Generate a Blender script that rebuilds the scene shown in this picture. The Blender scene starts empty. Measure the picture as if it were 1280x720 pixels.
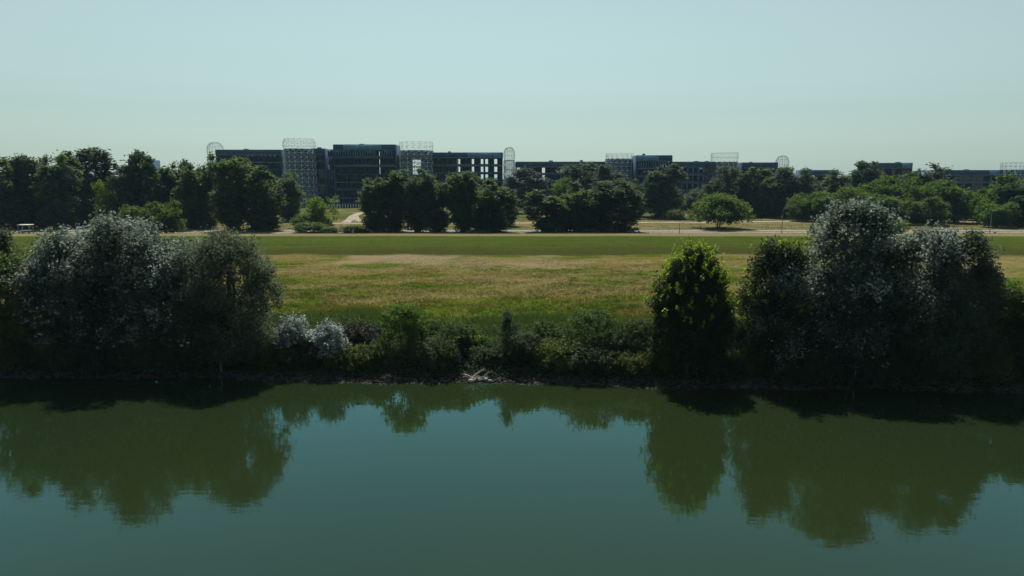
import bpy, math, random
import numpy as np
R = math.radians
scene = bpy.context.scene
col = scene.collection

# ------------------------------------------------------------------ camera
H, F, PITCH = 18.0, 853.0, R(9.0)          # metres above the water, focal length in 1280-wide pixels
cam_d = bpy.data.cameras.new('camera')
cam = bpy.data.objects.new('camera', cam_d); col.objects.link(cam)
cam_d.sensor_width = 36.0; cam_d.lens = 36.0 * F / 1280.0
cam_d.clip_start = 0.5; cam_d.clip_end = 20000
cam.location = (0, 0, H); cam.rotation_euler = (R(90) - PITCH, 0, 0)
scene.camera = cam

# ------------------------------------------------------------------ world and sun
SUN_EL, SUN_AZ = 57.5, -5.0
w = bpy.data.worlds.new('World'); scene.world = w; w.use_nodes = True
wn = w.node_tree; bg = wn.nodes['Background']
sky = wn.nodes.new('ShaderNodeTexSky'); sky.sky_type = 'NISHITA'; sky.sun_disc = False
sky.sun_elevation = R(SUN_EL); sky.sun_rotation = R(SUN_AZ)
sky.air_density = 1.35; sky.dust_density = 0.8; sky.ozone_density = 5.0; sky.altitude = 100
hsv = wn.nodes.new('ShaderNodeHueSaturation'); hsv.inputs['Saturation'].default_value = 0.32
mul = wn.nodes.new('ShaderNodeMix'); mul.data_type = 'RGBA'; mul.blend_type = 'MULTIPLY'
mul.inputs['Factor'].default_value = 1.0; mul.inputs['B'].default_value = (0.78, .985, 0.93, 1)
wn.links.new(sky.outputs[0], hsv.inputs['Color']); wn.links.new(hsv.outputs[0], mul.inputs['A'])
wn.links.new(mul.outputs['Result'], bg.inputs['Color'])
bg.inputs['Strength'].default_value = 0.065
sd = bpy.data.lights.new('sun', 'SUN'); sd.energy = 5.0; sd.angle = R(0.5); sd.color = (1.0, 0.95, 0.86)
sun = bpy.data.objects.new('sun', sd); col.objects.link(sun)
sun.rotation_euler = (R(90 - SUN_EL), 0, R(180 - SUN_AZ))
vs = scene.view_settings
vs.view_transform = 'Standard'; vs.look = 'None'; vs.gamma = 1.0; vs.exposure = 0.5
scene.cycles.max_bounces = 6; scene.cycles.diffuse_bounces = 2; scene.cycles.glossy_bounces = 2
scene.cycles.transmission_bounces = 3; scene.cycles.transparent_max_bounces = 4; scene.cycles.volume_bounces = 0
scene.cycles.caustics_reflective = False; scene.cycles.caustics_refractive = False
scene.cycles.sample_clamp_indirect = 3.0

# ------------------------------------------------------------------ land profile
def wob(x, a, b, c):
    return np.sin(x * a + 1.3) * .5 + np.sin(x * b + 4.1) * .3 + np.sin(x * c + 2.2) * .2
def yb(x):                                   # where the near edge of the far bank meets the water
    x = np.asarray(x, float); xc = np.clip(x, -160, 160)
    return 58.9 - 0.055 * xc + 0.75 * wob(x, .21, .53, 1.37)
def gz(x, y):
    x = np.asarray(x, float); y = np.asarray(y, float)
    t = y - yb(x)
    zb = np.interp(t, [-120, -112, -8, -1.5, 0, .9, 2.6, 6, 12, 20], [2.5, -2.5, -2.5, -.6, -.03, .30, .8, 1.35, 1.9, 2.3])
    zf = np.interp(y, [80, 137, 141, 161, 163.5, 167, 174, 10000], [2.3, 2.6, 2.8, 4.85, 5.0, 5.0, 4.2, 4.2]) - 2.3
    z = zb + np.where(y > 60, zf, 0)
    und = .10 * np.sin(x * .11 + y * .07) + .07 * np.sin(x * .23 - y * .19 + 1) + .04 * np.sin(x * .61 + y * .47)
    return z + und * np.clip((t - 4) / 8, 0, 1) * np.where(y > 150, .3, 1)
def g(x, y): return float(gz(x, y))
def elev(py):
    v = (360 - py) / F
    return (v * math.cos(PITCH) - math.sin(PITCH)) / (math.cos(PITCH) + v * math.sin(PITCH))
def zat(py, d): return H + d * elev(py)
def xat(px, d, z=None):
    z = 4.0 if z is None else z
    return (px - 640) / F * (d * math.cos(PITCH) + (H - z) * math.sin(PITCH))

# ------------------------------------------------------------------ helpers
def prop(o, label=None, cat=None, group=None, kind=None):
    if label: o['label'] = label
    if cat: o['category'] = cat
    if group: o['group'] = group
    if kind: o['kind'] = kind
    return o
def empty(name, loc, rz=0, label=None, cat=None, group=None):
    o = bpy.data.objects.new(name, None); col.objects.link(o); o.location = loc; o.rotation_euler = (0, 0, rz)
    o.empty_display_size = .5
    return prop(o, label, cat, group)
def mesh(name, V, Fc, mats, smooth=False, midx=None):
    """V (n,3); Fc (m,k) of one size or a list of such arrays"""
    me = bpy.data.meshes.new(name)
    V = np.asarray(V, np.float32)
    if not isinstance(Fc, list): Fc = [Fc]
    Fc = [np.asarray(f, np.int32) for f in Fc if len(f)]
    loops = np.concatenate([f.ravel() for f in Fc]); sizes = np.concatenate([np.full(len(f), f.shape[1], np.int32) for f in Fc])
    me.vertices.add(len(V)); me.vertices.foreach_set('co', V.ravel())
    me.loops.add(len(loops)); me.loops.foreach_set('vertex_index', loops)
    me.polygons.add(len(sizes)); me.polygons.foreach_set('loop_start', np.concatenate([[0], np.cumsum(sizes)[:-1]]).astype(np.int32))
    if smooth: me.polygons.foreach_set('use_smooth', np.ones(len(sizes), bool))
    for m in (mats if isinstance(mats, (list, tuple)) else [mats]): me.materials.append(m)
    me.update(calc_edges=True)
    return me
def attr(me, name, vals):
    a = me.attributes.new(name, 'FLOAT', 'FACE'); a.data.foreach_set('value', np.asarray(vals, np.float32))
def put(name, me, parent=None, loc=(0, 0, 0)):
    o = bpy.data.objects.new(name, me); col.objects.link(o); o.location = loc
    if parent: o.parent = parent
    return o
class MB:
    def __init__(s): s.V = []; s.Q = []; s.n = 0
    def add(s, v, q):
        s.V.append(np.asarray(v, float)); s.Q.append(np.asarray(q, np.int32) + s.n); s.n += len(v); return s
    def box(s, x0, x1, y0, y1, z0, z1):
        v = [(x, y, z) for z in (z0, z1) for y in (y0, y1) for x in (x0, x1)]
        return s.add(v, [(0, 2, 3, 1), (4, 5, 7, 6), (0, 1, 5, 4), (2, 6, 7, 3), (0, 4, 6, 2), (1, 3, 7, 5)])
    def tube(s, P, rad, k=5):
        P = np.asarray(P, float); rad = np.broadcast_to(np.asarray(rad, float), (len(P),))
        T = np.gradient(P, axis=0); T /= np.linalg.norm(T, axis=1)[:, None] + 1e-9
        ref = np.where(np.abs(T[:, 2:3]) > .8, [[1., 0, 0]], [[0, 0, 1.]])
        A = np.cross(T, ref); A /= np.linalg.norm(A, axis=1)[:, None] + 1e-9; B = np.cross(T, A)
        th = np.arange(k) / k * 2 * math.pi
        ring = P[:, None] + rad[:, None, None] * (np.cos(th)[None, :, None] * A[:, None] + np.sin(th)[None, :, None] * B[:, None])
        q = []
        for i in range(len(P) - 1):
            for j in range(k):
                a = i * k + j; b = i * k + (j + 1) % k; q.append((a, b, b + k, a + k))
        return s.add(ring.reshape(-1, 3), q)
    def build(s, name, mat, parent=None, smooth=False, loc=(0, 0, 0)):
        return put(name, mesh(name, np.concatenate(s.V), np.concatenate(s.Q), mat, smooth), parent, loc)

# ------------------------------------------------------------------ materials
def nt(m): m.use_nodes = True; return m.node_tree, m.node_tree.nodes, m.node_tree.links
def simple(name, c, rough=.85, var=.25, scale=1.0, metal=0.0, stretch=(1, 1, 1)):
    m = bpy.data.materials.new(name); t, n, l = nt(m); b = n['Principled BSDF']; c = tuple(q * .7 for q in c); b.inputs['Specular IOR Level'].default_value = .2
    b.inputs['Roughness'].default_value = rough; b.inputs['Metallic'].default_value = metal
    tc = n.new('ShaderNodeTexCoord'); mp = n.new('ShaderNodeMapping'); mp.inputs['Scale'].default_value = stretch
    no = n.new('ShaderNodeTexNoise'); no.inputs['Scale'].default_value = scale; no.inputs['Detail'].default_value = 5
    rp = n.new('ShaderNodeValToRGB'); rp.color_ramp.elements[0].position = .3; rp.color_ramp.elements[1].position = .7
    rp.color_ramp.elements[0].color = tuple(x * (1 - var) for x in c) + (1,); rp.color_ramp.elements[1].color = tuple(x * (1 + var) for x in c) + (1,)
    l.new(tc.outputs['Object'], mp.inputs[0]); l.new(mp.outputs[0], no.inputs['Vector']); l.new(no.outputs['Fac'], rp.inputs[0]); l.new(rp.outputs[0], b.inputs['Base Color'])
    return m
def leaf_mat(name, cols, trans=(.10, .17, .02), tfac=.35, rough=.55, hue=.0):
    """cols: ramp stops (pos, rgb) read by the tone each leaf carries"""
    m = bpy.data.materials.new(name); t, n, l = nt(m); b = n['Principled BSDF']; out = n['Material Output']
    a = n.new('ShaderNodeAttribute'); a.attribute_name = 'tone'
    oi = n.new('ShaderNodeObjectInfo')
    rp = n.new('ShaderNodeValToRGB'); cr = rp.color_ramp
    while len(cr.elements) < len(cols): cr.elements.new(.5)
    for e, (p, c) in zip(cr.elements, cols): e.position = p; e.color = tuple(q * .76 for q in c) + (1,)
    hs = n.new('ShaderNodeHueSaturation')
    mr = n.new('ShaderNodeMapRange'); mr.inputs['To Min'].default_value = .8; mr.inputs['To Max'].default_value = 1.25
    l.new(oi.outputs['Random'], mr.inputs['Value']); l.new(mr.outputs[0], hs.inputs['Value'])
    l.new(a.outputs['Fac'], rp.inputs[0]); l.new(rp.outputs[0], hs.inputs['Color']); l.new(hs.outputs[0], b.inputs['Base Color'])
    b.inputs['Roughness'].default_value = rough + .1; b.inputs['Specular IOR Level'].default_value = .12
    tr = n.new('ShaderNodeBsdfTranslucent')
    mx2 = n.new('ShaderNodeMix'); mx2.data_type = 'RGBA'; mx2.blend_type = 'MIX'; mx2.inputs['Factor'].default_value = .75
    l.new(hs.outputs[0], mx2.inputs['A']); mx2.inputs['B'].default_value = tuple(trans) + (1,); l.new(mx2.outputs['Result'], tr.inputs['Color'])
    ms = n.new('ShaderNodeMixShader'); ms.inputs[0].default_value = tfac
    l.new(b.outputs[0], ms.inputs[1]); l.new(tr.outputs[0], ms.inputs[2]); l.new(ms.outputs[0], out.inputs['Surface'])
    return m
M = {}
M['poplar'] = leaf_mat('poplar_foliage', [(0, (.034, .056, .024)), (.6, (.052, .086, .030)), (1, (.10, .14, .05))], (.15, .24, .04), .40)
M['dark'] = leaf_mat('dark_foliage', [(0, (.028, .046, .026)), (.6, (.040, .066, .034)), (1, (.080, .11, .058))], (.10, .165, .05), .34)
M['broad'] = leaf_mat('broadleaf_foliage', [(0, (.028, .050, .014)), (.6, (.042, .076, .016)), (1, (.09, .15, .022))], (.15, .27, .014), .40)
M['bright'] = leaf_mat('bright_foliage', [(0, (.012, .028, .012)), (.66, (.022, .044, .015)), (1, (.06, .10, .02))], (.06, .11, .015), .22)
M['fresh'] = leaf_mat('painted_sun_leaves', [(0, (.05, .095, .015)), (1, (.20, .29, .03))], (.40, .56, .02), .42)  # sunlight put into the leaf colour, for the added crown tips
M['lively'] = leaf_mat('lively_green_foliage', [(0, (.03, .06, .012)), (.6, (.06, .11, .016)), (1, (.12, .18, .025))], (.22, .36, .02), .42)
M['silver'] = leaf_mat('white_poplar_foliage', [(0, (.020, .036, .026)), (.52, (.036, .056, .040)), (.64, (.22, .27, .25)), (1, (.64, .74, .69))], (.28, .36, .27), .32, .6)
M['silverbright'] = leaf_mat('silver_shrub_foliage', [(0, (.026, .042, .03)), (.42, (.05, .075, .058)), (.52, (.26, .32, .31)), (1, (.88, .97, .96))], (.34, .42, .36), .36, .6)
M['silverdim'] = leaf_mat('shaded_poplar_foliage', [(0, (.016, .030, .020)), (.70, (.034, .052, .038)), (.80, (.16, .20, .18)), (1, (.40, .47, .44))], (.08, .12, .07), .2, .6)  # darker copy of the white poplar leaves, shade of the low crowns painted in
M['willow'] = leaf_mat('willow_foliage', [(0, (.026, .042, .026)), (.5, (.060, .084, .052)), (1, (.20, .24, .18))], (.16, .21, .11), .34, .6)
M['grey'] = leaf_mat('grey_foliage', [(0, (.04, .05, .045)), (.5, (.075, .085, .075)), (1, (.12, .13, .115))], (.08, .09, .06), .2)
M['soft'] = leaf_mat('soft_shrub_foliage', [(0, (.026, .042, .022)), (.5, (.046, .070, .036)), (1, (.08, .11, .05))], (.09, .14, .03), .3)
M['thicket'] = leaf_mat('thicket_foliage', [(0, (.03, .032, .024)), (.5, (.05, .052, .038)), (1, (.085, .08, .06))], (.05, .05, .03), .2)
M['olive'] = leaf_mat('olive_foliage', [(0, (.035, .055, .014)), (.6, (.075, .10, .025)), (1, (.14, .17, .05))], (.17, .22, .03), .35)
M['herb'] = leaf_mat('herb_foliage', [(0, (.024, .050, .016)), (.6, (.044, .082, .024)), (1, (.095, .145, .04))], (.09, .16, .025), .35)
M['bark'] = simple('bark', (.09, .075, .06), .9, .4, 3, stretch=(1, 1, .2))
M['palebark'] = simple('pale_bark', (.16, .155, .14), .9, .4, 3, stretch=(1, 1, .2))
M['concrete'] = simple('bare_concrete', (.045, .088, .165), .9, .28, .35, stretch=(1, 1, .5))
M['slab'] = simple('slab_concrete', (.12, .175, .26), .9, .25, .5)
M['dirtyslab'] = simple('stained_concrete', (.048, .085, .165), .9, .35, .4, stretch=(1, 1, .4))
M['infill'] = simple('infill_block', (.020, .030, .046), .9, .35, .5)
M['brick'] = simple('brick_infill', (.13, .10, .09), .9, .3, .6)
M['bluesheet'] = simple('blue_sheeting', (.11, .25, .42), .6, .35, .4, stretch=(1, 1, .3))
M['steel'] = simple('galvanised_steel', (.66, .72, .78), .6, .1, 1)
M['thinsteel'] = simple('weathered_steel', (.42, .47, .48), .6, .15, 1)
M['whitepost'] = simple('white_paint', (.98, .97, .92), .7, .12, 2)
M['darkmetal'] = simple('dark_metal', (.06, .065, .07), .5, .2, 2)
M['greymetal'] = simple('grey_metal', (.22, .24, .25), .5, .2, 2)
M['wood'] = simple('bleached_wood', (.46, .42, .37), .85, .25, 4)
M['stone'] = simple('bank_stone', (.045, .043, .040), .9, .7, 1.6)
M['palestone'] = simple('pale_stone', (.50, .47, .42), .9, .2, 2)
M['asphalt'] = simple('worn_asphalt', (.20, .205, .195), .9, .12, .3)
M['gravel'] = simple('pale_gravel', (.34, .31, .25), .95, .2, .6)
M['dirt'] = simple('dry_dirt', (.33, .28, .20), .95, .22, .5)
M['paint'] = simple('road_paint', (.70, .70, .66), .8, .1, 2)

def meadow_group():
    gt = bpy.data.node_groups.new('land_colour', 'ShaderNodeTree')
    gt.interface.new_socket('Color', in_out='OUTPUT', socket_type='NodeSocketColor')
    n, l = gt.nodes, gt.links
    out = n.new('NodeGroupOutput')
    geo = n.new('ShaderNodeNewGeometry'); sep = n.new('ShaderNodeSeparateXYZ'); l.new(geo.outputs['Position'], sep.inputs[0])
    def noise(scale, sx, sy, det=5, rough=.6, off=(0, 0, 0)):
        mp = n.new('ShaderNodeMapping'); mp.inputs['Scale'].default_value = (sx, sy, 0); mp.inputs['Location'].default_value = off
        no = n.new('ShaderNodeTexNoise'); no.inputs['Scale'].default_value = scale; no.inputs['Detail'].default_value = det; no.inputs['Roughness'].default_value = rough
        l.new(geo.outputs['Position'], mp.inputs[0]); l.new(mp.outputs[0], no.inputs['Vector']); return no.outputs['Fac']
    def ramp(f, stops):
        r = n.new('ShaderNodeValToRGB'); cr = r.color_ramp
        while len(cr.elements) < len(stops): cr.elements.new(.5)
        for e, (p, c) in zip(cr.elements, stops):
            e.position = p; e.color = ((c,) * 3 if isinstance(c, (int, float)) else tuple(c)) + (1,)
        l.new(f, r.inputs[0]); return r.outputs[0]
    def mix(f, a, b, mode='MIX'):
        m = n.new('ShaderNodeMix'); m.data_type = 'RGBA'; m.blend_type = mode
        for s, v in (('Factor', f), ('A', a), ('B', b)):
            if isinstance(v, (float, int)): m.inputs[s].default_value = v
            elif isinstance(v, tuple): m.inputs[s].default_value = v + (1,)
            else: l.new(v, m.inputs[s])
        return m.outputs['Result']
    def math_(op, a, b):
        m = n.new('ShaderNodeMath'); m.operation = op
        for i, v in enumerate((a, b)):
            if isinstance(v, (float, int)): m.inputs[i].default_value = v
            else: l.new(v, m.inputs[i])
        return m.outputs[0]
    def band(v, a, b):
        m = n.new('ShaderNodeMapRange'); m.interpolation_type = 'SMOOTHSTEP'; m.inputs['From Min'].default_value = a; m.inputs['From Max'].default_value = b; l.new(v, m.inputs['Value']); return m.outputs[0]
    big = noise(.035, 1, 1.5, 6, .62); mid = noise(.11, 1, 1.8, 6, .65, (30, 7, 0)); fine = noise(1.0, 1, 2.2, 4, .7); st = noise(.05, .35, 2.2, 6, .6, (9, 50, 0))
    wy = math_('ADD', sep.outputs['Y'], math_('MULTIPLY', math_('SUBTRACT', mid, .5), 14.0))
    wy2 = math_('ADD', sep.outputs['Y'], math_('ADD', math_('MULTIPLY', math_('SUBTRACT', st, .5), 10.0), math_('MULTIPLY', math_('SUBTRACT', mid, .5), 8.0)))
    dry = ramp(fine, [(.25, (.095, .080, .030)), (.5, (.160, .134, .054)), (.8, (.28, .24, .105))])
    grn = ramp(fine, [(.25, (.038, .066, .008)), (.55, (.072, .108, .012)), (.8, (.13, .165, .025))])
    yel = ramp(fine, [(.25, (.080, .080, .012)), (.55, (.135, .125, .026)), (.8, (.22, .20, .055))])
    near = mix(ramp(mid, [(.42, 0.), (.58, 1.)]), yel, grn)
    far = mix(ramp(mid, [(.40, 0.), (.56, .85)]), dry, yel)
    far = mix(ramp(big, [(.52, 0.), (.62, .85)]), far, grn)
    mead = mix(band(wy, 84, 116), near, far)
    mead = mix(ramp(st, [(.46, 0.), (.55, .8)]), mead, dry)
    mead = mix(ramp(noise(.05, 1, 1.8, 6, .6, (70, 3, 0)), [(.52, 0.), (.58, .95)]), mead, grn)
    bare = mix(math_('MULTIPLY', band(wy2, 117, 125), ramp(noise(.03, 1, 1, 4, .6, (4, 90, 0)), [(.50, 0.), (.60, .75)])), mead, (.25, .20, .125))
    dike = ramp(noise(.16, .06, 3.0, 5, .6), [(.3, (.022, .038, .006)), (.48, (.040, .062, .010)), (.72, (.080, .092, .020))])
    dike = mix(ramp(noise(.35, .5, 1.2, 6, .75, (3, 8, 0)), [(.4, 0.), (.6, .55)]), dike, (.085, .095, .030))
    dikelow = mix(.6, dike, (.070, .068, .020))
    dikelow = mix(.5, dikelow, (.040, .052, .014))
    c = mix(band(wy2, 138, 141), bare, dikelow)
    c = mix(band(wy2, 144, 152), c, mix(.35, dike, (.075, .115, .016)))
    crest = mix(ramp(fine, [(.4, .35), (.6, .8)]), (.11, .12, .035), (.24, .20, .11))
    c = mix(band(sep.outputs['Y'], 160.5, 162), c, crest)
    back = mix(ramp(mid, [(.42, 0.), (.6, 1.)]), (.20, .165, .085), (.11, .115, .035))
    c = mix(band(sep.outputs['Y'], 168, 171), c, back)
    c = mix(band(wy, 232, 262), c, mix(ramp(big, [(.5, 0.), (.62, 1.)]), (.075, .098, .026), (.23, .19, .10)))
    mud = ramp(noise(.9, 1, 1, 6, .7), [(.3, (.012, .013, .009)), (.6, (.026, .026, .018)), (.8, (.045, .042, .032))])
    soil = mix(band(sep.outputs['Z'], 1.5, 2.05), mud, c)
    far_ = mix(band(sep.outputs['Y'], 110, 112), soil, c)
    l.new(mix(1.0, far_, (.72, .70, .70), 'MULTIPLY'), out.inputs['Color'])
    return gt
LG = meadow_group()
def land_mat(name, gain=1.0, tone=False, trans=False):
    m = bpy.data.materials.new(name); t, n, l = nt(m); b = n['Principled BSDF']
    gr = n.new('ShaderNodeGroup'); gr.node_tree = LG
    hs = n.new('ShaderNodeHueSaturation'); l.new(gr.outputs[0], hs.inputs['Color'])
    if tone:
        a = n.new('ShaderNodeAttribute'); a.attribute_name = 'tone'
        mr = n.new('ShaderNodeMapRange'); mr.inputs['To Min'].default_value = .62 * gain; mr.inputs['To Max'].default_value = 1.95 * gain
        l.new(a.outputs['Fac'], mr.inputs['Value']); l.new(mr.outputs[0], hs.inputs['Value'])
    else:
        hs.inputs['Value'].default_value = gain
        bp = n.new('ShaderNodeBump'); no = n.new('ShaderNodeTexNoise'); no.inputs['Scale'].default_value = 1.6; no.inputs['Detail'].default_value = 6
        g_ = n.new('ShaderNodeNewGeometry'); l.new(g_.outputs['Position'], no.inputs['Vector']); l.new(no.outputs['Fac'], bp.inputs['Height'])
        bp.inputs['Strength'].default_value = .7; bp.inputs['Distance'].default_value = .35; l.new(bp.outputs[0], b.inputs['Normal'])
    l.new(hs.outputs[0], b.inputs['Base Color']); b.inputs['Roughness'].default_value = .95; b.inputs['Specular IOR Level'].default_value = .0
    if tone:
        tr = n.new('ShaderNodeBsdfTranslucent'); ms = n.new('ShaderNodeMixShader'); ms.inputs[0].default_value = .5
        l.new(hs.outputs[0], tr.inputs['Color']); l.new(b.outputs[0], ms.inputs[1]); l.new(tr.outputs[0], ms.inputs[2]); l.new(ms.outputs[0], n['Material Output'].inputs['Surface'])
    return m
M['land'] = land_mat('meadow_ground'); M['grass'] = land_mat('grass_blades', 1.1, True)

def water_mat():
    m = bpy.data.materials.new('river_water'); t, n, l = nt(m); n.remove(n['Principled BSDF'])
    b = n.new('ShaderNodeBsdfDiffuse'); gl = n.new('ShaderNodeBsdfGlossy'); fr = n.new('ShaderNodeFresnel'); ms = n.new('ShaderNodeMixShader')
    gl.inputs['Roughness'].default_value = .035; gl.inputs['Color'].default_value = (.40, .86, 1.0, 1); fr.inputs['IOR'].default_value = 1.33
    mf = n.new('ShaderNodeMath'); mf.operation = 'MULTIPLY'; mf.use_clamp = True; mf.inputs[1].default_value = 1.6; l.new(fr.outputs[0], mf.inputs[0]); l.new(mf.outputs[0], ms.inputs[0]); l.new(b.outputs[0], ms.inputs[1]); l.new(gl.outputs[0], ms.inputs[2]); l.new(ms.outputs[0], n['Material Output'].inputs['Surface'])
    geo = n.new('ShaderNodeNewGeometry')
    no = n.new('ShaderNodeTexNoise'); no.inputs['Scale'].default_value = .03; no.inputs['Detail'].default_value = 3
    l.new(geo.outputs['Position'], no.inputs['Vector'])
    rp = n.new('ShaderNodeValToRGB'); rp.color_ramp.elements[0].position = .35; rp.color_ramp.elements[1].position = .68
    rp.color_ramp.elements[0].color = (.0108, .0190, .0076, 1); rp.color_ramp.elements[1].color = (.0142, .0222, .0064, 1)
    l.new(no.outputs['Fac'], rp.inputs[0]); l.new(rp.outputs[0], b.inputs['Color'])
    def wn_(sc, sx, sy, det):
        mp = n.new('ShaderNodeMapping'); mp.inputs['Scale'].default_value = (sx, sy, 1)
        q = n.new('ShaderNodeTexNoise'); q.inputs['Scale'].default_value = sc; q.inputs['Detail'].default_value = det
        l.new(geo.outputs['Position'], mp.inputs[0]); l.new(mp.outputs[0], q.inputs['Vector']); return q.outputs['Fac']
    b1 = n.new('ShaderNodeBump'); b1.inputs['Distance'].default_value = .05; b1.inputs['Strength'].default_value = .10; l.new(wn_(1.1, .6, 1.5, 3), b1.inputs['Height'])
    b2 = n.new('ShaderNodeBump'); b2.inputs['Distance'].default_value = .20; b2.inputs['Strength'].default_value = .06; l.new(wn_(.22, .5, 1.2, 2), b2.inputs['Height']); l.new(b1.outputs[0], b2.inputs['Normal'])
    l.new(b2.outputs[0], gl.inputs['Normal']); l.new(b2.outputs[0], fr.inputs['Normal'])
    return m
M['water'] = water_mat()

# ------------------------------------------------------------------ ground and water
def axis(parts):
    return np.unique(np.concatenate([np.arange(a, b + 1e-6, s) for a, b, s in parts]))
xs = axis([(-6000, -600, 600), (-600, -140, 20), (-140, 140, 1.0), (140, 600, 20), (600, 6000, 600)])
ys = axis([(-6000, -200, 580), (-200, -50, 5), (-50, 48, 7), (48, 72, .35), (72, 180, 1.0), (180, 420, 8), (420, 1000, 60), (1000, 9000, 1000)])
X, Y = np.meshgrid(xs, ys)
rng = np.random.default_rng(3)
Z = gz(X, Y)
tt = Y - yb(X); Z = Z + rng.normal(0, .06, Z.shape) * ((tt > 0.3) & (tt < 7))
nx, ny = len(xs), len(ys)
idx = np.arange(nx * ny).reshape(ny, nx)
Q = np.stack([idx[:-1, :-1], idx[:-1, 1:], idx[1:, 1:], idx[1:, :-1]], -1).reshape(-1, 4)
prop(put('ground', mesh('ground', np.stack([X, Y, Z], -1).reshape(-1, 3), Q, M['land'], True)), kind='structure')
wm = MB(); wm.add([(-5500, -54, 0), (5500, -54, 0), (5500, 69.5, 0), (-5500, 69.5, 0)], [(0, 1, 2, 3)])
prop(wm.build('river_water', M['water']), kind='structure')

def strip(name, pts, width, mat, lift=.03, step=2.0):
    P = np.asarray(pts, float); seg = np.r_[0, np.cumsum(np.hypot(*np.diff(P, axis=0).T))]
    s = np.arange(0, seg[-1] + step, step).clip(0, seg[-1]); c = np.stack([np.interp(s, seg, P[:, 0]), np.interp(s, seg, P[:, 1])], 1)
    for _ in range(3): c[1:-1] = (c[:-2] + 2 * c[1:-1] + c[2:]) / 4
    T = np.gradient(c, axis=0); T /= np.linalg.norm(T, axis=1)[:, None] + 1e-9; N = np.stack([-T[:, 1], T[:, 0]], 1)
    wd = width / 2 * (1 + .06 * np.sin(s * .7) + .05 * np.sin(s * 1.9))
    rows = [c + N * (wd * k)[:, None] for k in (-1, -.33, .33, 1)]
    V = np.stack([np.c_[r, gz(r[:, 0], r[:, 1]) + lift] for r in rows], 1).reshape(-1, 3)
    i = np.arange(len(c) - 1)[:, None] * 4 + np.arange(3)[None]
    q = np.stack([i, i + 1, i + 5, i + 4], -1).reshape(-1, 4)[:, ::-1]
    return prop(put(name, mesh(name, V, q, mat)), kind='structure')
strip('road', [(-400, 186.5), (400, 186.5)], 5.6, M['asphalt'], .06, 6)
strip('cycle_path', [(-400, 179.3), (400, 179.3)], 2.2, M['gravel'], .06, 6)
strip('gravel_path', [(-300, 222), (-60, 219), (0, 221), (45, 224), (75, 226), (98, 232), (140, 226), (320, 220)], 3.6, M['gravel'], .05, 4)
strip('dirt_track', [(xat(432, 222), 222), (xat(438, 240), 240), (xat(441, 262), 262), (xat(449, 285), 285), (xat(462, 300), 300), (xat(480, 318), 318)], 3.2, M['dirt'], .09)
strip('dirt_track', [(xat(456, 222), 222), (xat(446, 240), 240), (xat(444, 262), 262)], 2.4, M['dirt'], .12)
for k, y in enumerate((183.95, 189.05)):
    strip('road_edge_line', [(-400, y), (400, y)], .18, M['paint'], .10, 6)

# ------------------------------------------------------------------ foliage
def leaf_quads(c, L, W, rng, up=.5):
    """diamond leaves at points c (n,3)"""
    n = len(c)
    nrm = rng.normal(size=(n, 3)); nrm[:, 2] = np.abs(nrm[:, 2]) + up; nrm /= np.linalg.norm(nrm, axis=1)[:, None]
    a = np.cross(nrm, rng.normal(size=(n, 3))); a /= np.linalg.norm(a, axis=1)[:, None]; b = np.cross(nrm, a)
    sz = rng.uniform(.6, 1.3, (n, 1))
    V = np.stack([c - a * L * sz, c + b * W * sz - a * L * .1, c + a * L * sz, c - b * W * sz - a * L * .1], 1).reshape(-1, 3)
    return V, np.arange(4 * n).reshape(n, 4)
PROF = {'round': ([0, .08, .25, .5, .75, .92, 1], [.35, .7, .95, 1, .82, .5, .1]),
        'column': ([0, .06, .2, .45, .7, .9, 1], [.45, .75, .95, 1, .85, .55, .15]),
        'dome': ([0, .1, .3, .55, .8, .95, 1], [.75, .95, 1, .93, .7, .38, .1]),
        'mass': ([0, .1, .35, .6, .8, .93, 1], [.85, .97, 1, .95, .8, .5, .15]),
        'spire': ([0, .1, .3, .55, .8, 1], [.9, 1, .8, .5, .25, .04]),
        'egg': ([0, .1, .3, .5, .7, .85, .95, 1], [.85, .95, 1, .97, .84, .6, .35, .08]),
        'umbrella': ([0, .1, .3, .55, .8, 1], [.75, 1, 1, .85, .55, .1])}
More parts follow.
